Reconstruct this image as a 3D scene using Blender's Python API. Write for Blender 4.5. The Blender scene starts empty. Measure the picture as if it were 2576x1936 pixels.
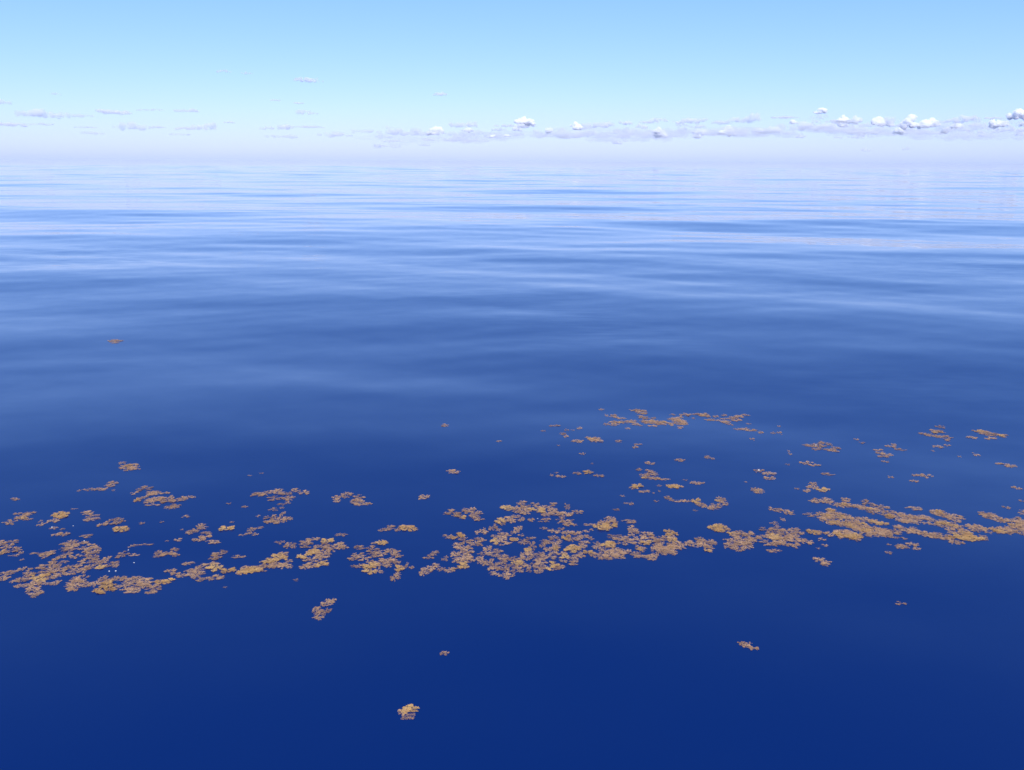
import bpy, bmesh, math, random
import numpy as np
from mathutils import Vector, Matrix

random.seed(7)
rng = np.random.default_rng(11)
SC = bpy.context.scene
COL = SC.collection

# ------------------------------------------------------------------ camera
W, H, F = 2576.0, 1936.0, 2231.0            # photograph size and focal length in its pixels
CAM_H = 6.0
PITCH, ROLL = math.radians(14.21), math.radians(0.267)
cam_d = bpy.data.cameras.new('camera')
cam_d.sensor_fit = 'HORIZONTAL'
cam_d.angle = 2 * math.atan(W / 2 / F)
cam_d.clip_start, cam_d.clip_end = 0.1, 400000.0
cam = bpy.data.objects.new('camera', cam_d)
COL.objects.link(cam)
CAM_M = (Matrix.Translation((0, 0, CAM_H)) @ Matrix.Rotation(math.pi / 2 - PITCH, 4, 'X') @ Matrix.Rotation(ROLL, 4, 'Z'))
cam.matrix_world = CAM_M
SC.camera = cam

# ------------------------------------------------------------------ sky, sun, exposure
SUN_EL, SUN_AZ = math.radians(47), math.radians(172)      # azimuth clockwise from the view direction (+Y)
world = bpy.data.worlds.new('World')
SC.world = world
world.use_nodes = True
wt = world.node_tree
wt.nodes.clear()
sky = wt.nodes.new('ShaderNodeTexSky')
sky.sky_type = 'NISHITA'
sky.sun_disc = False
sky.sun_elevation = SUN_EL
sky.sun_rotation = SUN_AZ
sky.altitude = 0
sky.air_density = 0.7
sky.dust_density = 0.65
sky.ozone_density = 10.0
bg = wt.nodes.new('ShaderNodeBackground')
bg.inputs['Strength'].default_value = 0.15
wo = wt.nodes.new('ShaderNodeOutputWorld')
sep = wt.nodes.new('ShaderNodeSeparateColor')            # per-channel grade of the sky colour: softer contrast from horizon to zenith, bluer overhead
comb = wt.nodes.new('ShaderNodeCombineColor')
wt.links.new(sky.outputs[0], sep.inputs[0])
for ch, g in enumerate((0.95, 0.70, 0.60)):
    pw = wt.nodes.new('ShaderNodeMath'); pw.operation = 'POWER'
    pw.inputs[1].default_value = g
    wt.links.new(sep.outputs[ch], pw.inputs[0])
    wt.links.new(pw.outputs[0], comb.inputs[ch])
tint = wt.nodes.new('ShaderNodeVectorMath'); tint.operation = 'MULTIPLY'
tint.inputs[1].default_value = (1.50, 1.82, 2.75)
wt.links.new(comb.outputs[0], tint.inputs[0])
wt.links.new(tint.outputs[0], bg.inputs[0])
wt.links.new(bg.outputs[0], wo.inputs[0])

sun_d = bpy.data.lights.new('sun', 'SUN')
sun_d.energy = 5.0
sun_d.angle = math.radians(0.5)
sun_d.color = (1.0, 0.97, 0.91)
sun = bpy.data.objects.new('sun', sun_d)
COL.objects.link(sun)
sdir = Vector((math.sin(SUN_AZ) * math.cos(SUN_EL), math.cos(SUN_AZ) * math.cos(SUN_EL), math.sin(SUN_EL)))
sun.rotation_euler = sdir.to_track_quat('Z', 'Y').to_euler()
sun.location = (0, 0, 50)

SC.view_settings.view_transform = 'Standard'
SC.view_settings.look = 'None'
SC.view_settings.exposure = 0.1
SC.view_settings.gamma = 1.0
SC.cycles.volume_bounces = 48
SC.cycles.max_bounces = 64
SC.cycles.use_denoising = True

# ------------------------------------------------------------------ helpers
def ray(px, py):
    d = CAM_M.to_3x3() @ Vector(((px - W / 2) / F, -(py - H / 2) / F, -1.0))
    return d.normalized()

def mat_new(name):
    m = bpy.data.materials.new(name)
    m.use_nodes = True
    m.node_tree.nodes.clear()
    return m, m.node_tree.nodes, m.node_tree.links

# ------------------------------------------------------------------ the sea surface
WAVES = []
def add_waves(n, lmin, lmax, slope_rms, spread, main=90):
    for i in range(n):
        lam = math.exp(rng.uniform(math.log(lmin), math.log(lmax)))
        th = math.radians(main) + rng.normal(0, math.radians(spread))
        k = 2 * math.pi / lam
        a = slope_rms * math.sqrt(2.0 / n) / k
        WAVES.append((k * math.cos(th), k * math.sin(th), a, rng.uniform(0, 2 * math.pi), lam))
add_waves(10, 28, 60, 0.0135, 20, 82)
add_waves(22, 9, 20, 0.0085, 24, 94)
add_waves(44, 3.8, 8, 0.0085, 27, 88)
add_waves(26, 1.4, 3.2, 0.004, 32, 97)

def sea_h(x, y, cell=None):
    z = np.zeros_like(x)
    for kx, ky, a, ph, lam in WAVES:
        w = 1.0
        if cell is not None:
            q = np.clip((lam / cell - 3.0) / 4.0, 0, 1)
            w = q * q * (3 - 2 * q)
        z = z + w * a * np.sin(kx * x + ky * y + ph)
    return z

def build_sea():
    r = [1.0]
    while r[-1] < 900:
        r.append(r[-1] * 1.0062 if r[-1] > 4 else r[-1] * 1.08)
    while r[-1] < 150000:
        r.append(r[-1] * 1.06)
    r = np.array(r)
    fine = np.radians(np.linspace(-42, 42, 300))
    coarse = np.radians(np.linspace(42, 318, 90))[1:-1]
    ang = np.concatenate([fine, coarse])
    R, A = np.meshgrid(r, ang, indexing='ij')
    X, Y = R * np.sin(A), R * np.cos(A)
    dr = np.gradient(r)
    cell = np.maximum(dr[:, None] * np.ones_like(A), R * np.where(np.arange(len(ang)) < 300, 0.0049, 0.054)[None, :])
    Z = sea_h(X, Y, cell)
    n, m = R.shape
    co = np.stack([X, Y, Z], -1).reshape(-1, 3)
    co = np.vstack([co, [[0, 0, float(sea_h(np.array([0.0]), np.array([0.0]))[0])]]])
    i, j = np.meshgrid(np.arange(n - 1), np.arange(m), indexing='ij')
    j2 = (j + 1) % m
    quads = np.stack([i * m + j, i * m + j2, (i + 1) * m + j2, (i + 1) * m + j], -1).reshape(-1, 4)
    jj = np.arange(m)
    tris = np.stack([np.full(m, n * m), (jj + 1) % m, jj], -1)
    me = bpy.data.meshes.new('sea')
    me.vertices.add(len(co))
    me.vertices.foreach_set('co', co.astype(np.float32).ravel())
    nl = quads.size + tris.size
    me.loops.add(nl)
    me.loops.foreach_set('vertex_index', np.concatenate([quads.ravel(), tris.ravel()]).astype(np.int32))
    me.polygons.add(len(quads) + len(tris))
    start = np.concatenate([np.arange(len(quads)) * 4, quads.size + np.arange(len(tris)) * 3])
    me.polygons.foreach_set('loop_start', start.astype(np.int32))
    me.update(calc_edges=True)
    if me.polygons[0].normal.z < 0:
        me.flip_normals()
    me.polygons.foreach_set('use_smooth', np.ones(len(me.polygons), dtype=bool))
    o = bpy.data.objects.new('sea', me)
    COL.objects.link(o)
    o['kind'] = 'structure'
    o['label'] = 'calm deep blue ocean surface with low glassy swell'
    return o

def water_material():
    m, N, L = mat_new('sea_water')
    out = N.new('ShaderNodeOutputMaterial')
    p = N.new('ShaderNodeBsdfPrincipled')
    p.inputs['Base Color'].default_value = (0.0, 0.0115, 0.088, 1)
    p.inputs['Roughness'].default_value = 0.04
    p.inputs['IOR'].default_value = 1.333
    geo = N.new('ShaderNodeNewGeometry')
    # unresolved wavelets: slopes from noise, added to the mesh normal
    def slope_noise(scale, amp_socket_or_val, detail=2.0, stretch=(1, 1, 1)):
        mp = N.new('ShaderNodeMapping')
        mp.inputs['Scale'].default_value = stretch
        L.new(geo.outputs['Position'], mp.inputs['Vector'])
        t = N.new('ShaderNodeTexNoise')
        t.inputs['Scale'].default_value = scale
        t.inputs['Detail'].default_value = detail
        L.new(mp.outputs[0], t.inputs['Vector'])
        s = N.new('ShaderNodeVectorMath'); s.operation = 'SUBTRACT'
        L.new(t.outputs['Color'], s.inputs[0])
        s.inputs[1].default_value = (0.5, 0.5, 0.5)
        f = N.new('ShaderNodeVectorMath'); f.operation = 'MULTIPLY'
        f.inputs[1].default_value = (1, 1, 0)
        L.new(s.outputs[0], f.inputs[0])
        c = N.new('ShaderNodeVectorMath'); c.operation = 'SCALE'
        L.new(f.outputs[0], c.inputs[0])
        if isinstance(amp_socket_or_val, float):
            c.inputs['Scale'].default_value = amp_socket_or_val
        else:
            L.new(amp_socket_or_val, c.inputs['Scale'])
        return c.outputs[0]
    ln = N.new('ShaderNodeVectorMath'); ln.operation = 'LENGTH'
    L.new(geo.outputs['Position'], ln.inputs[0])
    def ramp(lo, hi, a, b):
        r = N.new('ShaderNodeMapRange')
        r.inputs['From Min'].default_value, r.inputs['From Max'].default_value = lo, hi
        r.inputs['To Min'].default_value, r.inputs['To Max'].default_value = a, b
        L.new(ln.outputs['Value'], r.inputs['Value'])
        return r.outputs[0]
    a1 = slope_noise(0.10, ramp(70, 400, 0.0, 0.065), 1.0, (0.45, 1, 1))     # where the mesh no longer carries 4-8 m waves
    a2 = slope_noise(0.03, ramp(400, 2500, 0.0, 0.085), 1.0, (0.4, 1, 1))
    a3 = slope_noise(1.7, 0.017, 2.0, (0.7, 1, 1))                          # faint short ripples everywhere
    # patches of fine cat's-paw ripples
    pm = N.new('ShaderNodeTexNoise'); pm.inputs['Scale'].default_value = 0.045; pm.inputs['Detail'].default_value = 1.5
    L.new(geo.outputs['Position'], pm.inputs['Vector'])
    pr = N.new('ShaderNodeMapRange')
    pr.inputs['From Min'].default_value, pr.inputs['From Max'].default_value = 0.52, 0.68
    pr.inputs['To Min'].default_value, pr.inputs['To Max'].default_value = 0.0, 0.05
    L.new(pm.outputs['Fac'], pr.inputs['Value'])
    a4 = slope_noise(3.5, pr.outputs[0], 1.0, (0.22, 1, 1))
    add0 = N.new('ShaderNodeVectorMath'); add0.operation = 'ADD'
    L.new(a3, add0.inputs[0]); L.new(a4, add0.inputs[1])
    a3 = add0.outputs[0]
    add1 = N.new('ShaderNodeVectorMath'); add1.operation = 'ADD'
    L.new(a1, add1.inputs[0]); L.new(a2, add1.inputs[1])
    add2 = N.new('ShaderNodeVectorMath'); add2.operation = 'ADD'
    L.new(add1.outputs[0], add2.inputs[0]); L.new(a3, add2.inputs[1])
    add3 = N.new('ShaderNodeVectorMath'); add3.operation = 'ADD'
    L.new(add2.outputs[0], add3.inputs[0]); L.new(geo.outputs['Normal'], add3.inputs[1])
    nm = N.new('ShaderNodeVectorMath'); nm.operation = 'NORMALIZE'
    L.new(add3.outputs[0], nm.inputs[0])
    L.new(nm.outputs[0], p.inputs['Normal'])
    L.new(p.outputs[0], out.inputs['Surface'])
    return m

sea = build_sea()
sea.data.materials.append(water_material())

def on_sea(px, py):
    d = ray(px, py)
    z = 0.0
    for _ in range(3):
        t = (z - CAM_H) / d.z
        x, y = d.x * t, d.y * t
        z = float(sea_h(np.array([x]), np.array([y]))[0])
    return x, y, z

# ------------------------------------------------------------------ clouds
CLOUD_MATS = {}
def cloud_material(tau_per_km):
    if tau_per_km not in CLOUD_MATS:
        m, N, L = mat_new('cloud_vapour')
        out = N.new('ShaderNodeOutputMaterial')
        v = N.new('ShaderNodeVolumeScatter')
        v.inputs['Color'].default_value = (1.0, 1.0, 1.0, 1)
        v.inputs['Density'].default_value = tau_per_km / 1000.0
        v.inputs['Anisotropy'].default_value = 0.0
        L.new(v.outputs[0], out.inputs['Volume'])
        CLOUD_MATS[tau_per_km] = m
    return CLOUD_MATS[tau_per_km]

SKY_REG = {'1': (0, 120, 0.3888), '2': (700, 200, 0.36166), '3': (1300, 200, 0.31646), '4': (1900, 200, 0.3056)}
# region, optical thickness through the cloud, ellipses (x y rx ry), label
CLOUDS = [
 ('1', 0.5, '220 425 75 22, 330 440 60 20, 410 435 50 18, 520 440 55 9', 'long lavender cloud bank with ragged flat tail over the sea'),
 ('1', 0.5, '735 417 85 14, 690 412 40 12', 'flat lavender cloud streak between two longer cloud scraps'),
 ('1', 0.5, '1220 408 65 11, 1240 404 30 10', 'thin dark lavender cloud streak alone in pale sky'),
 ('1', 0.3, '920 403 35 6, 1000 401 50 6', 'broken wisp of thin cloud between lavender streaks'),
 ('1', 0.5, '1960 207 55 16, 2030 212 50 15', 'highest lavender cloud scrap standing well above the cloud row'),
 ('1', 0.3, '1450 153 35 9', None), ('1', 0.2, '1600 165 30 8', None),
 ('1', 0.35, '1785 340 30 6', None), ('1', 0.4, '1925 358 30 6', None),
 ('1', 0.5, '1960 418 45 15, 2020 426 35 9', 'small lavender cloud with a sloping tail'),
 ('1', 0.35, '830 510 75 22, 900 515 50 16', 'pale rounded cloud mound low over the horizon'),
 ('1', 0.35, '1020 513 40 9', None),
 ('1', 0.5, '1230 522 70 10, 1320 515 60 18, 1370 505 40 18', 'pale low cloud rising to a soft white knob at one end'),
 ('1', 0.35, '1480 482 30 6', None),
 ('1', 0.45, '50 498 75 10', 'longest flat cloud streak below the ragged cloud bank'),
 ('1', 0.35, '10 350 40 14, 45 358 30 8', None),
 ('1', 0.25, '270 495 80 8', None), ('1', 0.25, '590 552 55 9', None), ('1', 0.25, '1160 560 60 6', None),
 ('1', 0.4, '1730 518 40 12, 1850 515 45 16', 'pair of soft joined cloud mounds low in the sky'),
 ('1', 0.3, '2000 513 80 7', None), ('1', 0.3, '1840 575 100 11', None), ('1', 0.25, '570 515 60 6', None),
 ('1', 0.2, '350 298 30 8', None),
 ('2', 0.5, '1120 102 42 11, 1140 98 22 10', 'lone lavender cloud chip floating above the cumulus row'),
 ('2', 0.35, '210 328 85 8', None), ('2', 0.6, '50 330 45 18', 'small pinkish white cloud puff low over the sea'),
 ('2', 0.45, '400 385 100 18, 600 362 90 14, 780 338 50 16, 900 370 130 24', 'long lavender cloud ridge climbing towards a bright white puff'),
 ('2', 8.0, '1085 345 35 14, 1110 355 30 22, 1090 375 45 16', 'bright hooked white cumulus puff on the end of lavender ridge'),
 ('2', 0.6, '1260 318 70 18, 1330 308 50 20, 1370 320 40 14', 'humped lavender cloud between two bright white puffs'),
 ('2', 0.35, '1330 375 120 25', None),
 ('2', 0.5, '1600 322 100 9, 1720 322 70 8', 'thin lavender streak under an oval white cumulus'),
 ('2', 9.0, '1700 295 45 24, 1745 300 40 20', 'smooth oval white cumulus standing clear above lavender streak'),
 ('2', 0.9, '1500 390 60 18', None), ('2', 1.0, '770 430 35 12', None),
 ('2', 0.25, '1300 425 200 20', None),
 ('3', 3.0, '260 425 35 16, 345 398 30 12', 'two small joined white puffs climbing a cloud slope'),
 ('3', 7.0, '465 365 30 20, 485 380 28 20', 'bright white cumulus knob on top of a sloping cloud bank'),
 ('3', 0.5, '600 365 80 20, 700 358 70 22', 'broad pinkish lavender cloud top beside a white knob'),
 ('3', 0.35, '400 440 200 30', None), ('3', 0.9, '580 430 35 26', None),
 ('3', 4.0, '870 345 42 18', None), ('3', 4.0, '995 372 34 17', None),
 ('3', 5.0, '1105 412 40 18, 1125 408 25 24', 'bright white cumulus knob sunk in a lavender cloud bank'),
 ('3', 0.6, '1040 338 70 12, 1120 320 65 16', 'lavender wedge cloud rising to one edge'),
 ('3', 0.8, '860 405 80 18', None),
 ('3', 0.6, '1340 335 80 18, 1430 325 80 20', 'wide dark lavender cloud with flat underside'),
 ('3', 1.0, '1310 395 38 26', None), ('3', 4.0, '1440 445 22 20', None), ('3', 1.8, '800 500 48 15', None),
 ('3', 0.3, '1000 430 300 40', 'wide faint cloud haze bank behind the white cumulus knobs'),
 ('3', 0.6, '1640 345 70 18, 1740 320 60 18', 'lavender cloud shoulder sloping up to a soft white dome'),
 ('3', 2.5, '1830 325 60 22, 1890 308 50 28', 'soft white dome cloud with lavender shoulder'),
 ('3', 5.0, '1680 395 32 22, 1700 425 28 26', 'upright white cumulus with a lower bulge under lavender shoulder'),
 ('3', 3.0, '2020 405 60 26, 1920 400 40 16', 'low lumpy white cloud pair beneath the soft dome'),
 ('3', 0.3, '1780 420 200 40', 'wide faint cloud haze bank under the soft white dome'),
 ('3', 0.5, '2140 300 90 9', None),
 ('4', 9.0, '515 272 30 10, 550 258 30 18', 'brilliant white cap cloud tilted over a grey lavender head'),
 ('4', 0.9, '530 308 60 22', 'rounded grey lavender cloud head under a white cap'),
 ('4', 2.5, '400 395 45 40, 490 345 40 14, 420 370 40 20', 'ragged white cumulus tower beside a lavender bank'),
 ('4', 0.5, '590 400 110 45', 'broad lavender bank beside a ragged white tower'),
 ('4', 0.5, '250 313 80 11', None), ('4', 0.5, '690 340 80 11', None),
 ('4', 7.0, '1005 350 40 32, 1040 375 25 15', 'rounded white cumulus with a lavender neighbour close beside it'),
 ('4', 0.5, '1100 345 60 32', None), ('4', 1.0, '910 435 45 11', None),
 ('4', 9.0, '1250 365 45 35, 1285 320 24 28', 'tall horned white cumulus towering above the cloud row'),
 ('4', 8.0, '1360 380 40 22, 1415 360 35 32, 1490 368 45 20', 'wide heaped white cumulus beside the tall horned one'),
 ('4', 2.0, '1180 430 35 16', None), ('4', 4.0, '1575 418 30 22', None),
 ('4', 0.6, '1630 340 80 18, 1730 320 80 20', 'dark lavender wedge cloud beside heaped white cumulus'),
 ('4', 1.2, '1800 325 60 22', None),
 ('4', 0.3, '1740 395 200 38', 'wide faint cloud haze bank below the dark lavender wedge'),
 ('4', 7.0, '1955 365 45 26, 2000 372 40 22, 2050 362 28 20', 'heaped white cumulus row between wedge cloud and largest cumulus'),
 ('4', 0.6, '1950 318 50 9', None),
 ('4', 9.0, '2140 305 45 22, 2195 290 50 32', 'large brilliant white cumulus standing at the end of the row'),
 ('4', 5.0, '2195 372 40 16', None),
 ('4', 0.3, '1250 435 200 24', 'wide faint cloud haze bank beneath the tall horned cumulus'),
 ('4', 1.2, '900 580 30 14', None), ('4', 1.2, '1250 565 30 12', None),
]

def build_cloud(reg, tau, spec, label, seed):
    rs = random.Random(seed)
    x0, y0, s = SKY_REG[reg]
    E = []
    for e in spec.split(','):
        a = [float(v) for v in e.split()]
        E.append((x0 + a[0] * s, y0 + a[1] * s, a[2] * s, a[3] * s))
    cx = sum(e[0] for e in E) / len(E)
    low = max(e[1] + e[3] for e in E)
    d0 = ray(cx, low)
    el = math.atan2(d0.z, math.hypot(d0.x, d0.y))
    dist = min(max(750.0 / math.tan(max(el, 0.004)), 8000.0), 42000.0)     # cloud base about 750 m up
    bm = bmesh.new()
    base = None
    mn = 1e9
    for (x, y, rx, ry) in E:
        d = ray(x, y)
        k = dist / math.hypot(d.x, d.y)
        c = Vector((0, 0, CAM_H)) + d * k
        m_px = k / F * 1.0
        a, b = rx * m_px * 1.2, ry * m_px * (1.25 if tau < 0.7 else 1.4)
        mn = min(mn, b)
        if base is None:
            base = c.copy()
        side = Vector((d.y, -d.x, 0)).normalized()
        fwd = Vector((d.x, d.y, 0)).normalized()
        n = 10 + int(min(14, a / b * 4))
        for i in range(n):
            u = max(-0.88, min(0.88, rs.gauss(0, 0.45)))
            w = rs.uniform(-0.6, 0.6)
            vmax = math.sqrt(max(0.05, 1 - u * u)) * 0.6
            v = rs.uniform(-0.3, vmax)
            rr = b * rs.uniform(0.26, 0.58)
            p = c - base + side * (u * a) + fwd * (w * a * 0.6) + Vector((0, 0, v * b))
            stretch = max(1.0, min(3.0, 0.42 * a / b))
            bmesh.ops.create_icosphere(bm, subdivisions=2, radius=1.0, matrix=Matrix.Translation(p) @ Matrix.Rotation(-math.atan2(d.x, d.y), 4, 'Z') @ Matrix.Diagonal((rr * stretch, rr * stretch, rr, 1)))
    me = bpy.data.meshes.new('cloud')
    bm.to_mesh(me); bm.free()
    o = bpy.data.objects.new('cloud', me)
    COL.objects.link(o)
    o.location = base
    r = o.modifiers.new('fuse', 'REMESH'); r.mode = 'VOXEL'; r.voxel_size = mn / 8.0
    tx = bpy.data.textures.new('cloud_lumps', 'CLOUDS'); tx.noise_scale = mn * 0.7; tx.noise_depth = 3
    dm = o.modifiers.new('lumps', 'DISPLACE'); dm.texture = tx; dm.strength = mn * 0.75; dm.mid_level = 0.5; dm.texture_coords = 'GLOBAL'
    tx2 = bpy.data.textures.new('cloud_curls', 'CLOUDS'); tx2.noise_scale = mn * 0.28; tx2.noise_depth = 2
    dm2 = o.modifiers.new('curls', 'DISPLACE'); dm2.texture = tx2; dm2.strength = mn * 0.42; dm2.mid_level = 0.5; dm2.texture_coords = 'GLOBAL'
    dg = bpy.context.evaluated_depsgraph_get()
    new = bpy.data.meshes.new_from_object(o.evaluated_get(dg))
    o.modifiers.clear()
    o.data = new
    bpy.data.meshes.remove(me)
    new.name = 'cloud'
    thick = 1.5 * max(e[3] for e in E) * dist / F + 0.25 * max(e[2] for e in E) * dist / F
    q = tau * (2.6 if tau < 0.7 else 0.65) / thick * 1000.0
    q = float('%.1g' % q)
    new.materials.append(cloud_material(q))
    o['category'] = 'cloud'
    o['group'] = 'fair weather clouds above the horizon'
    if label and label.startswith('long flat sheet'):
        o['group'] = 'long flat cloud sheets'
    if label:
        o['label'] = label
    else:
        o['label'] = ('small faint scrap of lavender cloud in the pale sky' if tau < 0.7 else 'small soft white cloud puff low above the horizon')
        o['group'] = 'faint cloud scraps' if tau < 0.7 else 'small white puffs'
    return o

SKY_REG['S'] = (0, 0, 1.0)
rc = random.Random(5)
for i in range(11):                                   # long flat sheets of cloud that tie the row together
    x = 1010 + i * 150 + rc.uniform(-30, 30)
    y = 345 - 12 * min(1, i / 6) + rc.uniform(-9, 9)
    CLOUDS.append(('S', rc.uniform(0.14, 0.26) * min(1, 0.3 + i * 0.2), '%.0f %.0f %.0f %.0f, %.0f %.0f %.0f %.0f, %.0f %.0f %.0f %.0f' % (
        x, y, 70, rc.uniform(9, 14), x + 75, y + rc.uniform(-6, 4), 65, rc.uniform(8, 13), x - 60, y + rc.uniform(-4, 7), 55, rc.uniform(6, 10)),
        'long flat sheet of pale lavender cloud behind the white puffs'))
for i in range(95):                                   # the small cumulus that close up the row
    x = 900 + (1 - rc.random() ** 1.35) * 1700
    top = 322 - 22 * min(1, max(0, (x - 1000) / 900))
    y = top + rc.random() ** 0.8 * 46
    w = rc.uniform(9, 26)
    puff = rc.random() < 0.45 and x > 1150 and y < top + 32
    h = w * rc.uniform(0.3, 0.55) if puff else w * rc.uniform(0.16, 0.3)
    CLOUDS.append(('S', rc.uniform(3.0, 8.0) if puff else rc.uniform(0.2, 0.5),
                   '%.0f %.0f %.0f %.0f, %.0f %.0f %.0f %.0f' % (x, y, w * .6, h, x + rc.uniform(-.7, .7) * w, y + h * rc.uniform(0, .4), w * .5, h * .7), None))
for i, (reg, tau, spec, label) in enumerate(CLOUDS):
    build_cloud(reg, tau, spec, label, 100 + i)

# horizon haze, added as a faint scattering ring with a lens-shaped cross-section
def horizon_haze():
    n, k = 180, 36
    V, Fc = [], []
    for i in range(n):
        th = 2 * math.pi * i / n
        for j in range(k):
            ph = 2 * math.pi * j / k
            c_, s_ = math.cos(ph), math.sin(ph)
            rr = 62000 + 17000 * math.copysign(abs(c_) ** 2.6, c_)
            hh = 2300 + 350 * math.sin(3 * th + 1) + 200 * math.sin(7 * th)
            V.append((rr * math.sin(th), rr * math.cos(th), hh * 1.55 * s_ - 100))
    for i in range(n):
        for j in range(k):
            Fc.append((i * k + j, i * k + (j + 1) % k, ((i + 1) % n) * k + (j + 1) % k, ((i + 1) % n) * k + j))
    me = bpy.data.meshes.new('horizon_haze')
    me.from_pydata(V, [], Fc)
    bm = bmesh.new(); bm.from_mesh(me); bmesh.ops.recalc_face_normals(bm, faces=bm.faces); bm.to_mesh(me); bm.free()
    me.materials.append(cloud_material(0.004))
    o = bpy.data.objects.new('horizon_haze', me)
    COL.objects.link(o)
    o['label'] = 'low pale lavender haze ring added along the whole horizon'
    o['category'] = 'cloud'
horizon_haze()

# ------------------------------------------------------------------ floating weed
def weed_material(name, lo, mid, hi, scale):
    m, N, L = mat_new(name)
    out = N.new('ShaderNodeOutputMaterial')
    geo = N.new('ShaderNodeNewGeometry')
    oi = N.new('ShaderNodeObjectInfo')
    t = N.new('ShaderNodeTexNoise'); t.inputs['Scale'].default_value = scale; t.inputs['Detail'].default_value = 3
    L.new(geo.outputs['Position'], t.inputs['Vector'])
    ri = N.new('ShaderNodeMath'); ri.operation = 'MULTIPLY_ADD'
    L.new(oi.outputs['Random'], ri.inputs[0]); ri.inputs[1].default_value = 0.42
    L.new(t.outputs['Fac'], ri.inputs[2])
    cr = N.new('ShaderNodeValToRGB')
    cr.color_ramp.elements[0].position = 0.35; cr.color_ramp.elements[0].color = (*lo, 1)
    cr.color_ramp.elements[1].position = 0.95; cr.color_ramp.elements[1].color = (*hi, 1)
    e = cr.color_ramp.elements.new(0.62); e.color = (*mid, 1)
    L.new(ri.outputs[0], cr.inputs['Fac'])
    p = N.new('ShaderNodeBsdfPrincipled')
    p.inputs['Roughness'].default_value = 0.45
    L.new(cr.outputs[0], p.inputs['Base Color'])
    tr = N.new('ShaderNodeBsdfTranslucent')
    L.new(cr.outputs[0], tr.inputs['Color'])
    mx = N.new('ShaderNodeMixShader'); mx.inputs[0].default_value = 0.3
    L.new(p.outputs[0], mx.inputs[1]); L.new(tr.outputs[0], mx.inputs[2])
    L.new(mx.outputs[0], out.inputs['Surface'])
    return m

M_BROWN = weed_material('sargassum_brown', (0.28, 0.155, 0.095), (0.46, 0.27, 0.15), (0.60, 0.37, 0.20), 9.0)
M_GOLD = weed_material('sargassum_gold', (0.38, 0.205, 0.08), (0.54, 0.315, 0.115), (0.66, 0.42, 0.16), 9.0)

def tuft_mesh(seed, stems, leaves, mat, rise):
    """one sprig of gulfweed, about 1 unit in radius: branching stems, narrow leaves, round air bladders, all joined"""
    r = random.Random(seed)
    V, Fc = [], []
    def vert(p):
        V.append(p); return len(V) - 1
    centre = vert((0, 0, 0))
    def leaf(root, p, d, ln, wd, tilt):
        # bent diamond blade sharing its root vertex with the stem
        sx, sy = -d[1], d[0]
        k = r.uniform(-0.6, 0.6)
        m = (p[0] + d[0] * ln * .5, p[1] + d[1] * ln * .5, p[2] + tilt * ln * .5)
        a = vert((m[0] + sx * wd, m[1] + sy * wd, m[2] + k * wd))
        b = vert((m[0] - sx * wd, m[1] - sy * wd, m[2] - k * wd))
        c = vert((p[0] + d[0] * ln, p[1] + d[1] * ln, p[2] + tilt * ln * .75))
        Fc.append((root, b, a)); Fc.append((a, b, c))
    def bladder(root, p, rad):
        q = (p[0] + r.uniform(-1, 1) * rad, p[1] + r.uniform(-1, 1) * rad, p[2] + rad * .8)
        t_ = vert((q[0], q[1], q[2] + rad))
        ring = [vert((q[0] + math.cos(i * 1.5708) * rad, q[1] + math.sin(i * 1.5708) * rad, q[2])) for i in range(4)]
        for i in range(4):
            Fc.append((ring[i], ring[(i + 1) % 4], t_)); Fc.append((ring[(i + 1) % 4], ring[i], root))
    def stem(p, prev, ang, ln, n, lvl):
        seg = ln / n
        for i in range(n):
            ang += r.uniform(-0.55, 0.55)
            z = p[2] + r.uniform(-0.5, 0.55) * seg * .5
            z = min(max(z, -0.06), rise)
            p2 = (p[0] + math.cos(ang) * seg, p[1] + math.sin(ang) * seg, z)
            w = 0.016
            c = vert(p2)
            a = vert((p2[0] - math.sin(ang) * w, p2[1] + math.cos(ang) * w, p2[2] - w * .6))
            b = vert((p2[0] + math.sin(ang) * w, p2[1] - math.cos(ang) * w, p2[2] - w * .6))
            Fc.append((prev, a, c)); Fc.append((prev, c, b)); Fc.append((prev, b, a))
            for _ in range(leaves):
                la = ang + r.choice((-1, 1)) * r.uniform(0.3, 1.5)
                leaf(c, p2, (math.cos(la), math.sin(la)), r.uniform(0.12, 0.26), r.uniform(0.016, 0.032), r.uniform(-0.1, 0.4))
            if r.random() < 0.55:
                bladder(c, p2, r.uniform(0.022, 0.036))
            if lvl == 0 and i > 0 and r.random() < 0.55:
                stem(p2, c, ang + r.choice((-1, 1)) * r.uniform(0.5, 1.2), ln * (1 - i / n) * .8, max(2, n - i - 1), 1)
            p, prev = p2, c
    off = r.uniform(0, 6.28)
    for s in range(stems):
        stem((0, 0, r.uniform(0, rise * .5)), centre, off + s * 6.283 / stems + r.uniform(-.35, .35), r.uniform(0.72, 1.05), 6, 0)
    me = bpy.data.meshes.new('tuft')
    me.from_pydata(V, [], Fc)
    me.update()
    me.materials.append(mat)
    return me

TUFTS = {0: [tuft_mesh(10 + i, 6, 4, M_BROWN, 0.06) for i in range(6)],
         1: [tuft_mesh(30 + i, 7, 5, M_BROWN, 0.11) for i in range(7)],
         2: [tuft_mesh(50 + i, 8, 8, M_GOLD, 0.2) for i in range(6)]}

REG = {'A': (0, 1120, 0.29385), 'B': (600, 1120, 0.30079), 'C': (1050, 1220, 0.29385), 'D': (1650, 1150, 0.41863),
       'E': (1200, 980, 0.33906), 'F': (1850, 1000, 0.32821), 'G': (0, 1350, 0.13562), 'H': (1200, 1300, 0.13562),
       'I': (950, 1700, 0.09042), 'J': (1800, 1560, 0.22604), 'S': (0, 0, 1.0)}
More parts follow.
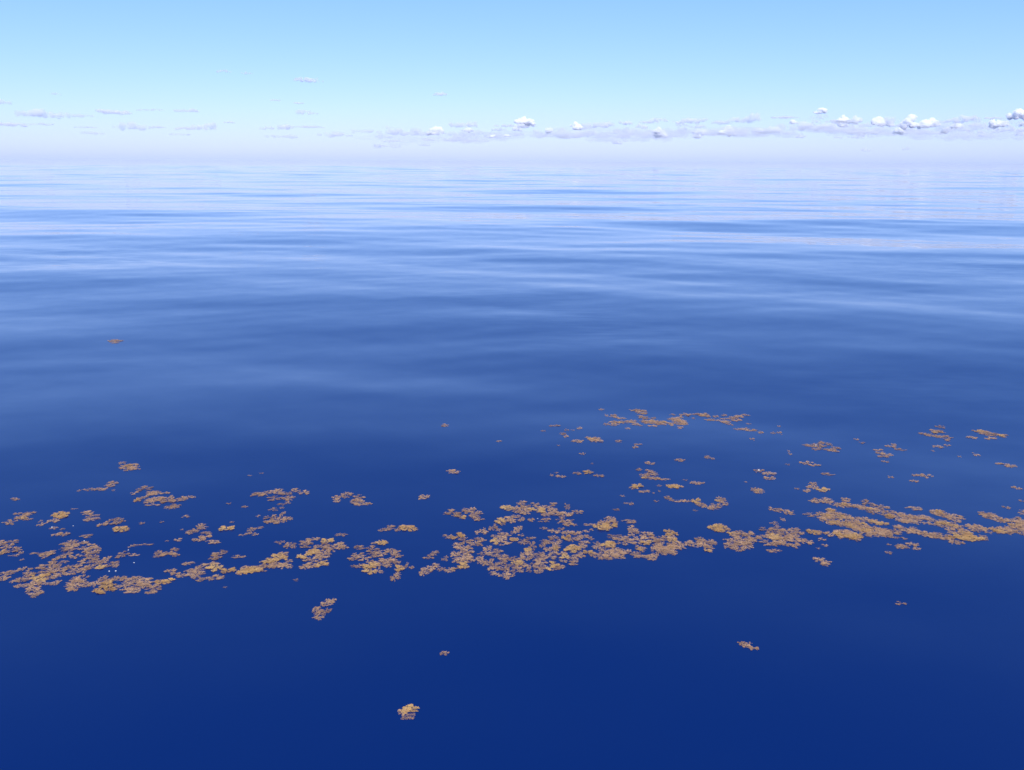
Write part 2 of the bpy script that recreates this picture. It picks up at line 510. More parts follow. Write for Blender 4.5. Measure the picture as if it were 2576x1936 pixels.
# outline ellipses read from the photograph: region letter, then x y rx ry [density 0 thin, 1 normal, 2 thick golden]
RAFTS = [
 # the scattered clumps beyond the left weed band
 ('A 1050 150 30 10 0, 1120 180 85 28, 1105 208 45 10, 1180 203 25 6 0', 'round brown weed clump with a horn, farthest clump behind the netted band'),
 ('A 970 320 40 14, 945 345 35 14, 860 378 52 14, 755 378 33 11 0', 'stringy slanting weed strand with a broken tail'),
 ('A 1235 372 62 18, 1150 410 35 10 0', 'slanting weed sliver behind a broad holed clump'),
 ('A 1310 410 70 18, 1410 408 40 10, 1215 470 62 28, 1320 470 70 25, 1430 450 50 20, 1440 478 60 20, 1540 465 45 14, 1612 445 48 13, 1310 510 60 10 0, 1490 522 80 18', 'broad ragged brown weed clump with holes and a pointed arm'),
 ('A 150 585 28 10, 185 615 58 28, 260 578 42 10, 235 633 30 9', 'compact three armed weed clump with a golden middle'),
 ('A 90 658 50 18 0, 45 662 25 6 0', 'thin faded weed clump beside the three armed one'),
 ('A 505 597 70 27 2, 450 650 38 18', 'thick golden weed clump with a small brown lump in front'),
 ('A 345 650 12 10 0, 350 678 24 18 0', 'little upright wisp of thin weed between golden and three armed clumps'),
 ('A 465 708 32 10 0, 535 717 20 8 0', 'pair of thin weed wisps with a white fleck beside'),
 ('A 540 760 45 20, 475 762 30 10 0', 'small oval weed clump with a thin tail behind the big netted mat'),
 ('A 755 578 40 20, 785 605 50 15 0, 790 635 60 15', 'stepped weed clump of three stacked lobes'),
 ('A 735 778 50 14 0, 775 768 22 6 0', 'thin flat weed sliver just behind the big netted mat'),
 ('A 990 650 50 28, 880 675 38 22, 935 645 25 10 0, 1050 650 25 8 0', 'two lobed spiky weed clump behind a golden oval one'),
 ('A 1035 717 60 26 2', 'solid golden oval weed clump in front of the two lobed one'),
 ('A 1655 738 48 22, 1730 695 45 25, 1605 748 20 8 0', 'paired weed lobes leaning together behind a forked clump'),
 ('A 1765 755 35 18, 1700 805 50 20, 1760 785 50 18, 1815 828 50 16, 1870 830 20 7 0', 'forked weed clump spreading two legs'),
 ('A 1938 710 58 24 2', 'small solid golden weed pad beside the forked clump'),
 ('A 1120 865 20 12 0, 1165 855 40 8 0, 1250 850 50 9 0', 'thin curved weed strand arching over open water'),
 ('A 1375 925 50 22, 1340 950 25 12 0, 1440 930 60 20, 1498 893 32 14, 1505 940 32 12', 'knotted brown weed clump with one raised arm'),
 ('A 1050 937 42 26, 1015 945 14 8 0', 'small diamond shaped weed clump beside the big netted mat'),
 ('A 1150 940 42 12 0', 'thin weed sliver beside the diamond shaped clump'),
 ('A 1880 920 46 26, 1850 955 60 22, 1820 970 30 10 0', 'upright ragged weed clump just behind the golden weed chain'),
 ('A 2040 955 55 14 0, 2090 952 16 8 0', 'thin winged weed wisp behind the golden weed chain'),
 # the left band
 ('G 30 100 70 40, 230 95 100 30, 60 150 60 30, 140 190 80 50, 300 240 100 40, 30 290 50 60 2, 120 280 60 35, 380 300 40 35 0, 270 350 90 14 0', 'weed mat with a hooked arm beside a clump with a long tail'),
 ('G 700 310 110 22 0, 860 320 90 50, 950 290 80 40, 830 370 60 28', 'weed clump with a long thin tail between two mats'),
 ('G 1310 110 90 50, 1170 140 60 16 0, 1330 160 110 40, 1480 130 80 30, 1580 110 50 30, 1690 150 70 25, 1190 240 80 40, 1330 225 100 35, 1600 230 110 50, 1720 210 110 40, 1680 290 100 40, 1800 290 50 40, 1840 220 40 20 0', 'mauve brown rear lobe of the netted weed mat around a blue bay'),
 ('G 1220 330 100 35, 1130 390 80 30, 1390 370 80 40, 1650 380 150 40, 1520 470 80 35, 1720 450 90 35, 1980 400 60 45, 1840 480 80 40, 1950 460 50 30, 1000 450 80 40, 970 520 100 40, 1200 465 80 22 0, 1060 540 60 40, 1860 570 80 40 2, 1980 540 60 30, 2120 500 80 40, 2150 550 40 30, 1340 560 120 40, 1460 540 60 25, 1250 590 60 30, 1580 580 70 35, 1670 560 90 40, 1440 620 120 40 0, 1540 640 60 30', 'wide netted middle of the netted weed mat with open blue holes'),
 ('G 760 560 80 40, 820 590 60 30, 980 610 110 50, 1100 640 100 50, 1150 700 110 35, 1300 690 80 22, 850 660 120 30 0, 750 760 140 60 2, 850 720 60 40 2, 920 760 60 40, 1030 755 50 25, 520 710 100 40, 600 690 50 30, 380 800 110 45, 250 830 50 25 0, 500 780 70 20, 700 840 100 40, 650 890 100 40, 420 910 120 35, 560 920 80 40, 840 870 90 25 0, 1040 860 60 50, 960 890 30 12 0, 640 980 100 55, 660 1050 110 40, 640 1100 60 30, 540 1050 40 14 0, 740 1040 40 20', 'netted weed mat front with golden heart and a blunt foot'),
 ('G 140 680 80 50, 50 780 100 45, 400 600 60 45, 280 640 50 15 0, 540 610 55 28', 'chain of small weed lobes trailing off the golden hearted mat'),
 ('A 610 1210 50 30, 640 1180 50 30, 620 1240 40 16, 700 1150 50 25 0, 720 1190 50 18, 830 1190 60 25, 900 1150 55 25, 920 1200 70 30 2, 890 1245 75 25 2, 1020 1140 45 22, 1050 1200 50 20, G 1530 720 50 40 0, 1400 790 80 40', 'front strip of the netted weed band with a golden lower lip'),
 ('A 1140 1150 60 35, 1160 1210 80 30, 1110 1245 75 20, 1260 1160 70 22, 1240 1200 50 25 0, 1320 1225 70 28, 1290 1260 45 12, 1390 1170 60 20 2, 1450 1155 40 14 2', 'end of the netted weed band tapering to a golden point'),
 ('A 1460 1075 45 16, 1500 1100 40 16, 1560 1115 40 15, 1620 1090 45 30, 1700 1060 60 25, 1700 1110 50 30, 1710 1150 35 15, 1800 1015 70 16, 1830 1055 60 30 2, 1950 1070 55 26 2, 1790 1145 35 20, 1870 1125 50 20, 1900 1135 20 8 0', 'looped weed mat with a golden knob at the start of the chain'),
 ('A 1615 1013 48 14', 'small lens shaped weed clump behind the looped mat'),
 # the middle clumps
 ('B 160 415 50 22, 230 400 45 18, 330 385 65 20, 395 405 45 14, 480 375 35 15, 550 395 45 16, 305 445 62 17, 420 442 42 20, 365 492 35 10 0, 415 480 25 10 0', 'long arched weed clump with a trailing lower tail'),
 ('B 290 538 35 14 0, 365 523 20 7 0', 'two thin weed wisps under the long arched clump'),
 ('B 370 575 20 20, 270 605 55 18, 340 625 70 25, 410 617 35 20, 260 640 45 16, 165 592 20 7 0', 'horned weed clump in front of the long arched one'),
 ('B 860 435 75 30 0, 905 410 40 18, 825 460 45 14, 1000 440 48 22, 1000 470 55 25, 1030 492 60 14, 1100 488 22 8', 'double weed clump of two round lobes standing alone'),
 ('B 1798 220 48 20, 1840 218 15 6 0', 'small pale weed clump with a pointed side, alone far out'),
 ('B 1545 432 42 22', 'small round weed pad alone between larger clumps'),
 ('B 1210 710 35 15 0, 1270 690 50 18, 1340 705 35 16, 1420 693 72 26 2, 1375 680 30 14', 'narrow weed clump with a bright golden head'),
 ('B 865 748 50 12 0', 'thin weed sliver behind the squarish weed mat'),
 ('B 120 735 75 24, 110 705 35 16, 185 690 20 10, 30 750 25 8 0', 'two tiered weed clump with a thin side tail'),
 ('B 350 812 40 14 0', 'thin weed wisp touching the squarish mat side'),
 ('B 430 845 48 18, 420 820 20 14 0, 465 825 18 9 0', 'small crown shaped weed clump beside the squarish mat'),
 ('B 90 1045 100 28 2, 30 1055 30 20, 200 1030 60 28, 250 970 60 22 2, 330 940 70 30 2, 370 915 45 20, 330 1000 80 25, 390 1010 55 22, 300 1000 50 20, 430 970 25 14 0, A 2120 1070 90 28 2', 'golden weed chain thickening into a heavy lump'),
 ('B 620 785 55 16, 560 805 45 12, 740 797 50 24 2, 570 835 55 25, 690 850 70 25, 850 835 50 22, 870 855 45 18, 790 860 60 28, 640 895 80 30, 550 925 55 25 2, 700 920 60 35, 610 960 60 25, 700 995 55 22 2, 560 1020 45 15, 600 1005 50 28', 'squarish brown weed mat with golden corners'),
 ('B 1200 818 45 20 2, 1140 818 30 10, 1020 855 50 16, 1120 870 50 28, 960 940 45 22, 1000 920 50 20, 1050 945 50 20, 1130 915 55 25, 1200 905 50 22, 1290 890 60 22, 1320 925 40 22, 1150 965 90 22, 1250 960 60 18, 1010 1010 55 18, 1100 1010 70 25 2, 1200 1000 70 28, 1290 980 55 28, 1090 1060 55 22 2, 1170 1055 40 15, 1340 1030 50 22 2, 1380 1015 40 14, 1410 995 12 14 0, 1445 1022 22 12, 1330 1080 35 15, 1310 1110 35 25', 'large weed mat with a blue eye and a hanging foot'),
 ('B 740 1320 48 24, 770 1300 38 20', 'compact weed pad above a looser clump in open water'),
 ('B 660 1380 38 28, 720 1385 42 24, 680 1415 45 18, 645 1445 22 14, 685 1445 28 18 0', 'loose holed weed clump just below a compact pad'),
 ('B 1780 560 55 22 0, 1830 580 50 20, 1860 598 50 16 2, 1920 545 60 22, 1990 580 55 28, 1990 615 45 18, 2045 618 16 7 0, 1740 575 25 8 0', 'triangular lacy weed clump behind the central mat'),
 # the central mat
 ('C 350 440 52 30 2, 265 440 45 20 0, 410 480 60 25, 340 520 50 22, 400 540 60 20, 490 500 50 22, 320 590 40 25, 420 570 50 25, 380 620 80 30, 240 630 30 20 0, 430 640 50 30, 390 690 60 22 2, 350 710 40 18 2, 330 655 40 15 0', 'upright weed column with a golden head beside central mat'),
 ('C 100 618 38 20, 150 585 35 22', 'small bent weed clump beside the upright column'),
 ('C 85 725 60 25, 55 755 35 22, 155 690 38 18, 210 720 40 14 0, 275 730 38 22', 'arched weed strip at the foot of the upright column'),
 ('C 765 195 48 22 2, 895 152 50 14, 900 195 75 25, 850 220 60 20, 920 230 60 22, 1010 165 40 16 0, 1030 215 70 25 2, 1080 190 60 16, 1160 165 40 14, 1150 220 45 30, 1120 255 55 18, 1210 245 45 18, 1280 245 60 22, 1375 230 48 14, 1240 270 30 10 0', 'long rear weed mat behind a blue lagoon in the central field'),
 ('C 1280 185 26 24 0', 'tiny open ring of weed behind the long rear mat'),
 ('C 710 305 45 28 2, 730 330 25 18, 790 290 55 22, 835 270 40 16, 885 295 32 18, 815 315 25 14', 'sloping weed arm with golden tip under the rear mat'),
 ('C 650 370 40 24, 700 385 25 12 0, 665 340 12 10 0', 'small round weed clump with a thin tail by the sloping arm'),
 ('C 545 405 48 22, 570 380 12 14 0', 'small fin shaped weed clump behind the upright column'),
 ('C 980 300 30 16, 955 292 12 6 0', 'little weed tuft floating in the blue lagoon'),
 ('C 1100 298 45 18 0, 1055 313 20 6 0', 'thin slanted weed wisp floating in the blue lagoon'),
 ('C 1230 295 45 16 0, 1260 320 55 18, 1300 340 50 14, 1350 342 20 8 0, 1310 300 30 8 0', 'zigzag weed strand beside the blue lagoon'),
 ('C 1085 372 28 12 0', 'tiny weed wisp in the open lagoon mouth'),
 ('C 1170 398 52 18, 1235 375 35 12 0', 'short slanting weed bar in front of the lagoon wisps'),
 ('C 1590 365 70 28 2, 1530 345 30 14 0, 1650 295 45 25, 1660 340 55 20 2, 1600 320 50 22, 1465 338 45 10 0, 1690 310 25 20', 'golden fronted weed pad with a long thin whisker'),
 ('H 500 340 100 50, 330 370 80 35 0, 420 420 150 50, 330 460 110 35 2, 680 420 80 40 2, 550 480 80 40, 60 430 100 40, 50 520 60 25, 760 210 80 45, 730 270 60 40, 660 290 50 25 0, 820 340 60 25 0, 450 520 60 15 0', 'weed shelf above the heart shaped blue hole in the central mat'),
 ('H 190 590 80 60, 230 680 80 40, 80 690 70 30 0, 390 640 90 50 0, 350 720 70 30, 60 780 70 50, 80 840 80 35, 180 850 90 60, 280 800 40 25, 480 760 110 50, 460 840 90 50, 580 790 60 30, 330 910 120 45, 250 960 60 40, 450 960 120 40, 560 900 110 30 0, 290 1050 80 30, 390 1080 80 30, 600 1010 100 45, 560 1090 90 50, 650 1080 60 30, 540 1140 50 25', 'front lobe of the central mat with a blunt brown toe'),
 ('H 870 470 90 50, 960 400 60 30 0, 1040 395 50 22, 1030 540 70 70, 940 610 80 35 2, 880 700 80 60, 980 670 70 40, 900 770 100 45, 1010 730 60 35, 700 780 80 40, 760 850 90 50 2, 830 900 100 45, 700 930 60 40, 800 980 110 40, 940 930 60 40, 960 1000 50 30, 1150 690 90 40, 1110 830 70 50, 1200 760 100 50, 1180 850 110 50, 1150 930 110 50, 1140 1000 100 40, 1050 880 60 30', 'dense middle of the central weed mat full of small blue holes'),
 ('H 1250 470 90 40, 1420 390 80 45, 1330 470 90 35, 1210 530 60 40, 1310 600 90 40, 1480 520 90 40, 1470 590 70 50 2, 1420 670 80 35, 1520 450 60 30, 1560 680 100 30, 1350 740 90 40, 1440 760 50 40, 1650 380 80 50 2, 1690 300 100 45, 1800 300 80 40, 1780 420 110 40, 1880 400 80 35, 1980 360 80 35, 1900 290 60 25, 2020 265 60 20, 2120 240 45 20 0, 2120 400 50 30, 1990 490 90 45, 1960 550 70 40', 'lacy rear part of the central mat with a thin finger'),
 ('H 1780 560 90 50 2, 1730 620 100 50 2, 1860 590 80 40 2, 1620 740 90 45 2, 1600 820 70 25, 1790 800 80 50, 1780 860 90 45, 1900 690 60 40, 1830 740 80 30, 2050 650 90 40 2, 1950 740 70 30, 2150 700 60 35, 1420 880 100 50 2, 1350 950 70 45 2, 1500 930 70 40, 1570 930 60 30, 1380 990 40 18, 1480 970 60 20', 'bright golden front part of the central weed mat'),
 ('C 1530 520 40 30, 1590 560 70 35, 1640 520 60 35 2, 1560 600 60 25, 1650 600 70 25, 1620 630 60 16, 1710 570 60 30, 1770 570 50 22, 1720 615 50 18', 'weed lobe with golden top joining the central mat to the chain'),
 ('C 1810 312 55 16, 1855 310 15 8 0, 1835 370 35 22, 1860 400 45 25, 1830 425 25 12, 1965 430 60 25, 1680 440 65 18 0, 1740 455 70 20, 1790 490 60 30, 1900 470 75 30, 1960 490 50 20 2, 2040 465 60 25, 2100 460 50 22, 2160 410 60 22 2, 2180 465 40 28 2, 2160 440 40 20', 'branching weed mat with an upward arm and a golden cap'),
 ('C 1900 550 55 35, 1870 590 40 20, 1940 615 70 18, 2000 620 45 25, 2030 600 30 20, 2060 545 70 25, 2120 560 70 35, 2180 545 40 40, 2180 510 40 25, 2190 590 30 15, D 20 535 35 35, 90 540 70 30, 80 570 60 16, 140 530 40 20', 'broad weed mat below the branching one with a bay in its side'),
 # the right chain
 ('D 265 495 25 16, 230 520 45 20, 300 515 60 25, 320 555 35 25, 330 510 25 15', 'small weed mat with one hanging corner in the chain'),
 ('D 385 430 58 26 2', 'thick golden oval weed pad above the chain'),
 ('D 480 460 50 22, 560 465 35 20, 520 500 70 30, 440 510 40 20, 600 490 40 18, 480 545 55 18, 540 530 45 20', 'leaning weed mat beside the golden oval pad'),
 ('D 670 440 40 16, 750 440 70 20, 840 445 40 18, 690 475 60 20 2, 770 480 70 30, 680 515 50 14, 840 490 45 25, 750 520 60 18, 840 530 30 18, 900 510 40 16', 'wide weed mat with a golden shoulder and pointed tail'),
 ('D 710 562 35 10', 'thin weed bar just in front of the golden shouldered mat'),
 ('D 695 310 26 9 0, 775 325 48 18, 815 338 18 8', 'small weed clump with a loose speck above the golden shouldered mat'),
 ('D 945 162 30 8, 940 180 28 12, 905 202 25 7, 1000 195 35 12 2', 'branched weed clump just beyond the long diagonal string'),
 ('D 960 255 42 18, 1020 265 40 16, 1135 258 25 18, 1110 285 60 14, 1200 295 70 12, 1270 275 30 16, 1300 320 45 18, 1350 300 40 14', 'long diagonal weed string behind the large tapering mat'),
 ('D 940 347 48 9, 990 338 20 9', 'thin weed spike pointing out from the large tapering mat'),
 ('D 1060 330 40 25, 1020 360 40 18, 1060 375 70 30, 1110 355 70 20, 1200 375 60 25, 1130 400 80 22, 1220 410 80 30, 1330 390 60 14, 1280 430 90 22, 1080 465 50 18, 1150 465 70 28 2, 1190 490 40 14, 1300 460 60 20, 1390 450 70 25, 1440 480 60 14, 1480 430 60 18, 1560 440 50 20', 'large tapering weed mat with a golden front bulge'),
 ('D 1450 350 80 22, 1510 375 70 20, 1600 370 70 16', 'weed strip lying behind the large tapering mat'),
 ('D 1750 345 80 18, 1690 335 40 12, 1790 375 60 25, 1740 400 50 25, 1660 400 60 14, 1820 410 40 20, 1800 440 60 22, 1910 425 50 20, 1960 440 60 18, 1680 470 70 20, 1740 480 50 20, 1800 505 50 18, 1870 480 70 25 2, 1940 480 50 18, 1620 465 40 14', 'weed mat with a raised shoulder and golden heel at the chain end'),
 ('D 2000 350 55 18, 1960 340 25 8 0, 2050 372 35 12, 2130 390 60 22, 2180 430 60 35, 2100 440 50 22, 2040 440 50 18, 2200 400 40 30, 2190 380 30 15', 'weed mat with frayed back edge, last of the long weed chain'),
 ('D 945 450 38 14 2, 1000 455 30 14', 'two small golden weed pads side by side in the chain gap'),
 ('D 995 625 45 20, 1015 645 20 10 0', 'arrowhead shaped weed clump alone in front of the chain'),
 ('D 1450 535 55 13, 1400 525 14 5 0', 'flat weed sliver in front of the large tapering mat'),
 ('D 1540 525 28 14, 1565 548 18 10', 'small slanted weed clump beside a flat sliver'),
 ('D 1550 308 40 10', 'small flat weed pad behind the golden heeled mat'),
 ('D 1565 112 42 12, 1625 112 35 9', 'flat bow tie weed clump far out beyond the weed chain'),
 # the far patches
 ('E 1190 155 50 9, 1230 170 45 18, 1210 200 20 12, 1240 208 45 10, 1310 210 18 8', 'stepped weed patch at the back of the farthest weed line'),
 ('E 1025 195 40 13, 1070 212 30 7', 'small weed patch at the back corner of the farthest weed line'),
 ('E 1020 255 45 20, 960 257 30 6, 1060 240 60 10, 1130 235 50 13, 1170 255 30 8, 1205 265 22 6', 'pointed wing of the farthest weed line'),
 ('E 1290 240 80 16, 1330 245 40 20, 1300 268 35 7, 1400 250 45 16, 1440 255 30 12', 'thick middle of the farthest weed line'),
 ('E 1470 220 55 12, 1500 240 60 20, 1540 235 40 12, 1540 188 38 10, 1450 185 20 6 0, 1505 205 20 8', 'upturned part of the farthest weed line'),
 ('E 1640 185 30 9, 1690 190 38 16, 1600 182 25 4 0', 'small weed patch linked by a thread to the farthest line'),
 ('E 1770 198 22 8, 1830 190 25 7, 1750 226 60 8, 1840 215 40 6, 1850 243 50 13, 1910 205 35 14, 1950 200 30 12, 1990 187 28 6, 1930 228 40 8, 1880 258 20 6', 'hollow lens shaped weed patch at the end of the farthest line'),
 ('E 1940 293 30 7, 2020 298 65 9', 'long thin weed dash in front of the hollow lens patch'),
 ('E 640 328 26 9, 660 346 18 10', 'small hooked weed clump in the far scatter'),
 ('E 750 384 38 13', 'small oval weed clump beside the broad far one'),
 ('E 870 365 50 15, 890 382 48 12, 820 355 18 6 0', 'broad lens shaped clump in the far scatter'),
 ('E 1172 425 22 11, 1190 405 30 5', 'tiny weed clump with a thin bar just behind it'),
 ('E 1710 500 22 11, 1740 511 20 7', 'small weed clump with a drooping end in the far scatter'),
 ('E 1280 605 30 13, 1250 635 60 14, 1310 625 35 12, 1300 655 75 13, 1390 665 35 7', 'triangular lacy weed clump with a side spike'),
 ('E 1185 718 40 18 2, 1150 730 20 8', 'reddish wedge of weed in front of the triangular lacy clump'),
 ('E 1240 755 42 10', 'thin weed bar at the foot of the reddish wedge'),
 ('E 1470 715 58 19 2', 'golden oval weed pad beside the reddish wedge'),
 ('E 1630 692 58 13', 'flat weed pad beside the golden oval one'),
 ('E 1410 800 22 14, 1440 815 30 9, 1500 828 50 8, 1555 825 25 10', 'thin sagging weed string beside a V shaped clump'),
 ('E 1625 825 32 20 2, 1660 850 35 16, 1710 868 35 16, 1760 880 45 12, 1780 860 35 16, 1800 815 45 22, 1830 845 30 14', 'V shaped weed clump with one heavy end'),
 ('E 2090 602 30 13, 2170 625 40 16, 2170 655 40 13', 'weed clump with a small outlier carrying a white fleck'),
 ('E 2080 750 38 22', 'small C shaped weed clump in the thin scatter beyond the chain'),
 ('F 1560 263 58 13, 1480 285 80 10, 1560 298 50 9, 1630 302 30 10', 'layered weed patch of two flat bars far out beyond the weed chain'),
 ('F 1905 265 75 13, 1950 285 35 14, 2035 290 52 13, 1950 312 40 9', 'flat branching weed patch, farthest beyond the weed chain'),
 ('F 690 352 46 11, 640 370 45 14, 570 370 50 8, 620 393 40 9', 'winged weed clump with a white fleck in the thin scatter beyond the chain'),
 ('F 770 390 35 10, 740 405 52 10', 'weed wing lying beside the flecked clump'),
 ('F 1190 375 35 9, 1212 360 16 10, 1265 398 38 8', 'small peaked weed clump with a flat side bar'),
 ('F 1100 402 36 7, 1110 422 32 9, 1160 435 32 12, 1140 452 40 8', 'Z shaped weed clump below the small peaked one'),
 ('F 545 503 40 14, 610 518 38 8', 'tadpole shaped weed clump with a thin flat tail'),
 ('F 2050 508 48 13, 2110 525 42 9', 'slanting double weed bar in the scatter beyond the chain'),
 # loners in front
 ('I 950 870 170 70 2, 800 960 150 80 2, 700 1010 140 80, 900 960 180 60 2, 860 1100 150 60 0, 740 1180 90 45 0, 930 1180 80 50', 'single golden weed clump alone in the dark blue foreground'),
 ('J 305 262 48 28, 345 285 45 26, 425 315 52 28, 385 255 16 10 0', 'brown slanting weed clump alone in front of the long weed chain'),
]
SCRAPS = [
 ('tiny thin seaweed scrap drifting behind the netted weed band', 'A 675 388 14 8 0, 970 385 14 6 0, 128 463 34 10, 1215 668 24 10 0, 1385 657 16 8 0, 1590 610 28 12 0, 1558 722 14 5 0, 1427 820 12 7 0, 1960 498 20 8 0, 2095 527 25 7 0, 1985 657 16 7 0, 630 545 28 4 0, 185 980 14 8 0, 1525 810 38 14 0, B 55 513 24 7 0'),
 ('tiny thin seaweed scrap in open water in front of the weed bands', 'A 1925 1215 14 7 0, B 480 1127 20 10 0, D 1400 575 18 9 0, 1018 530 18 8 0, 975 548 10 5 0, 995 495 20 11 0, S 1115 1644 10 6 0, 1123 1642 6 4 0, 2266 1518 13 4 0'),
 ('tiny seaweed scrap floating beside the long weed chain', 'D 762 375 15 9 0, 712 398 26 9 0, 848 190 14 5 0, 2110 303 20 8 0, 2195 335 25 18 0, 1552 144 20 8, 2195 262 14 6 0'),
 ('small seaweed scrap near the farthest weed line', 'E 960 192 14 8 0, 1505 282 28 7, 1120 288 18 7 0, 1605 212 14 6 0, 2106 318 20 9, 2043 367 18 9 0, 2015 253 22 4 0, 578 268 42 7, 665 298 18 7 0, 757 286 22 8, 490 305 18 5 0, 712 300 12 4 0, 920 147 20 6 0, 1052 383 26 8, 163 383 18 6, 603 414 12 4 0, S 1118 1070 11 3'),
 ('small seaweed scrap in the open scatter between the far weed line and the central mat', 'E 782 476 22 7, 855 548 11 5 0, 1507 525 30 13, 1285 545 34 11, 1200 593 25 9, 818 614 33 15 2, 740 622 27 11, 905 640 38 11, 620 643 36 11, 590 617 13 6 0, 553 635 14 8 0, 1545 671 15 6 0, 1350 713 18 6 0, 1310 767 10 5 0, 1352 753 10 7 0, 1077 788 16 7 0, 1145 848 18 11, 1103 843 20 5 0, 1033 890 20 8, 1330 828 18 7 0, 1618 896 14 6 0, 1995 685 9 5 0'),
 ('small flat seaweed scrap in the thin scatter beyond the long weed chain', 'F 1570 224 34 9, 1620 325 28 8, 1818 308 32 10, 930 320 20 6 0, 972 346 22 6 0, 1148 491 24 7, 1550 377 32 10, 1622 366 22 7 0, 1845 437 22 11 0, 1717 451 12 6 0, 1513 408 10 5 0, 400 512 20 5 0, 408 410 9 6 0, 420 432 14 8 0, 710 587 45 9, 1190 610 20 9 0, 340 270 18 10 0, 288 271 20 7 0, 335 220 12 6 0, 2155 692 30 10'),
 ('faint lone seaweed scrap far out on bare rippled water', 'S 290 858 17 5 0'),
 ('thin pale seaweed thread lying flat on bare water', 'B 90 253 18 4 0, 195 233 18 4 0'),
]
FOAM = [
 ('A 935 1080,A 992 1078', 0.034, 'bright white foam flecks in the bay of the netted weed mat'),
 ('A 445 703', 0.036, 'white foam fleck at the edge of a thin weed wisp'),
 ('A 627 691', 0.024, 'small white foam fleck on open water between weed wisps'),
 ('A 722 820', 0.030, 'white foam fleck on the back rim of the netted mat'),
 ('A 1100 898,A 1148 1006', 0.028, 'small white foam fleck on open water beside the netted mat'),
 ('E 2090 600', 0.055, 'bright white foam fleck sitting on a small weed outlier'),
 ('F 617 366', 0.045, 'white foam fleck on the winged weed clump'),
 ('C 1030 288', 0.022, 'tiny white foam fleck in the blue lagoon'),
]

def ellipses(spec):
    out = []
    reg = None
    for e in spec.split(','):
        t = e.split()
        if t[0] in REG:
            reg = t.pop(0)
        x0, y0, s = REG[reg]
        v = [float(q) for q in t]
        out.append((x0 + v[0] * s, y0 + v[1] * s, v[2] * s, v[3] * s, int(v[4]) if len(v) > 4 else 1))
    return out

def place_tuft(rs, parent, x, y, rx, ry, dens, base):
    z = float(sea_h(np.array([x]), np.array([y]))[0])
    o = bpy.data.objects.new(('thin_tuft', 'tuft', 'golden_tuft')[dens], rs.choice(TUFTS[dens]))
    COL.objects.link(o)
    o.parent = parent
    o.location = (x - base[0], y - base[1], z - base[2] + 0.004)
    o.scale = (rx, ry, min(rx, ry) * rs.uniform(0.4, 0.75))
    # turning only a round sprig keeps its footprint
    if abs(rx - ry) < 0.25 * max(rx, ry):
        o.rotation_euler.z = rs.uniform(0, 6.283)
    elif rs.random() < .5:
        o.rotation_euler.z = math.pi
    return o

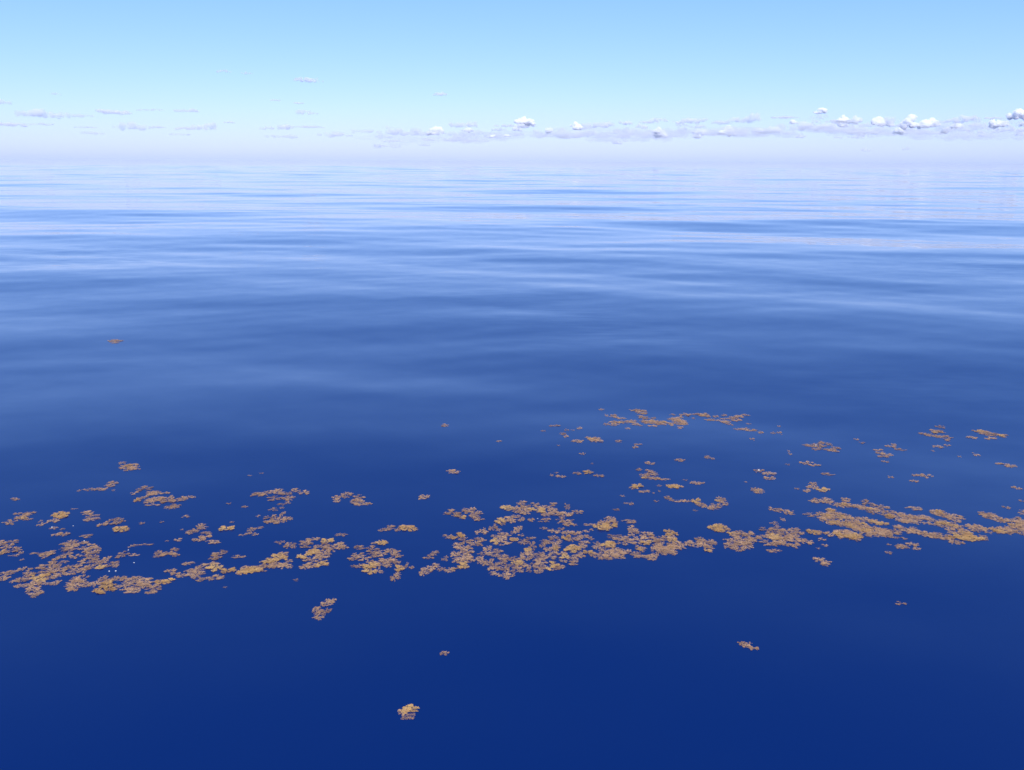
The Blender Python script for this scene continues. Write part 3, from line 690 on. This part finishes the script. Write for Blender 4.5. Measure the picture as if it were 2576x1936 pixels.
def build_raft(spec, label, group, seed):
    rs = random.Random(seed)
    E = ellipses(spec)
    spots = []
    for (px, py, rx, ry, dens) in E:
        gx, gy, gz = on_sea(px, py)
        slant = math.sqrt(gx * gx + gy * gy + (CAM_H - gz) ** 2)
        a = rx * slant / F                                   # half width in metres
        near, far = on_sea(px, py + ry), on_sea(px, py - ry)
        b = 0.5 * math.hypot(far[0] - near[0], far[1] - near[1])   # half depth in metres, along the line of sight
        th = math.atan2(gx, gy)
        if max(a, b) < 0.15:
            spots.append((gx, gy, a * 1.08, b * 1.08, dens)); continue
        r0 = min(max(min(a, b) * 0.6, 0.05), 0.085)
        step = r0 * (1.18 if dens < 2 else 1.0)
        nu, nv = int(a / step) + 1, int(b / step) + 1
        got = 0
        for iu in range(-nu, nu + 1):
            for iv in range(-nv, nv + 1):
                u = (iu + (0.5 if iv % 2 else 0)) * step + rs.uniform(-.38, .38) * step
                v = iv * step + rs.uniform(-.38, .38) * step
                aa, bb = max(a - r0 * .4, 0.02), max(b - r0 * .4, 0.02)
                if (u / aa) ** 2 + (v / bb) ** 2 > 1.0:
                    continue
                if rs.random() < (0.22, 0.06, 0.0)[dens]:
                    continue
                x = gx + u * math.cos(th) + v * math.sin(th)
                y = gy - u * math.sin(th) + v * math.cos(th)
                if any((x - q[0]) ** 2 + (y - q[1]) ** 2 < (0.55 * step) ** 2 for q in spots):
                    continue
                k = r0 * rs.uniform(0.75, 1.2)
                dd = dens
                if dens == 1 and rs.random() < .10: dd = 2
                if dens == 1 and rs.random() < .28: dd = 0
                if dens == 2 and rs.random() < .25: dd = 1
                spots.append((x, y, k, k, dd)); got += 1
        if not got:
            spots.append((gx, gy, a, b, dens))
    bx = sum(s[0] for s in spots) / len(spots); by = sum(s[1] for s in spots) / len(spots)
    bz = float(sea_h(np.array([bx]), np.array([by]))[0])
    if len(spots) == 1:
        o = place_tuft(rs, None, *spots[0], (0, 0, 0))
        o.name = 'seaweed_scrap'
    else:
        o = bpy.data.objects.new('seaweed_raft' if len(spots) > 12 else 'seaweed_clump', None)
        o.empty_display_size = 0.1
        COL.objects.link(o)
        o.location = (bx, by, bz)
        for s in spots:
            place_tuft(rs, o, *s, (bx, by, bz))
    o['label'] = label
    o['category'] = 'seaweed'
    o['group'] = group
    return len(spots)

total = 0
for i, (spec, label) in enumerate(RAFTS):
    n = build_raft(spec, label, 'mats and clumps of floating brown seaweed', 500 + i)
    total += n
    if n > 290: print('RAFT', n, label)
for label, spec in SCRAPS:
    for j, e in enumerate(spec.split(',')):
        t = e.split()
        if t[0] in REG: reg = t.pop(0)
        total += build_raft(reg + ' ' + ' '.join(t), label, 'scraps: ' + label, 900 + j)
print('TUFTS', total)

# ------------------------------------------------------------------ white foam flecks
m, N, L = mat_new('foam')
out = N.new('ShaderNodeOutputMaterial')
p = N.new('ShaderNodeBsdfPrincipled')
p.inputs['Base Color'].default_value = (0.55, 0.55, 0.55, 1)
p.inputs['Roughness'].default_value = 0.25
L.new(p.outputs[0], out.inputs['Surface'])
M_FOAM = m

def foam(px, py, size, label, seed):
    rs = random.Random(seed)
    x, y, z = on_sea(px, py)
    V, Fc = [], []
    bm = bmesh.new()
    bmesh.ops.create_icosphere(bm, subdivisions=2, radius=1.0)
    for v in bm.verts:
        k = 1 + 0.35 * math.sin(5 * v.co.x + seed) * math.sin(4 * v.co.y + 2 * seed)
        v.co = Vector((v.co.x * size * .34 * k, v.co.y * size * .26 * k, v.co.z * size * .22))
    me = bpy.data.meshes.new('foam_fleck')
    bm.to_mesh(me); bm.free()
    me.materials.append(M_FOAM)
    for q in me.polygons: q.use_smooth = True
    o = bpy.data.objects.new('foam_fleck', me)
    COL.objects.link(o)
    o.location = (x, y, z + size * .2)
    o['label'] = label; o['category'] = 'foam'; o['group'] = 'white foam flecks among the weed'

for k, (spec, size, label) in enumerate(FOAM):
    for j, e in enumerate(spec.split(',')):
        t = e.split()
        x0, y0, s = REG[t[0]]
        foam(x0 + float(t[1]) * s, y0 + float(t[2]) * s, size, label, k * 10 + j)
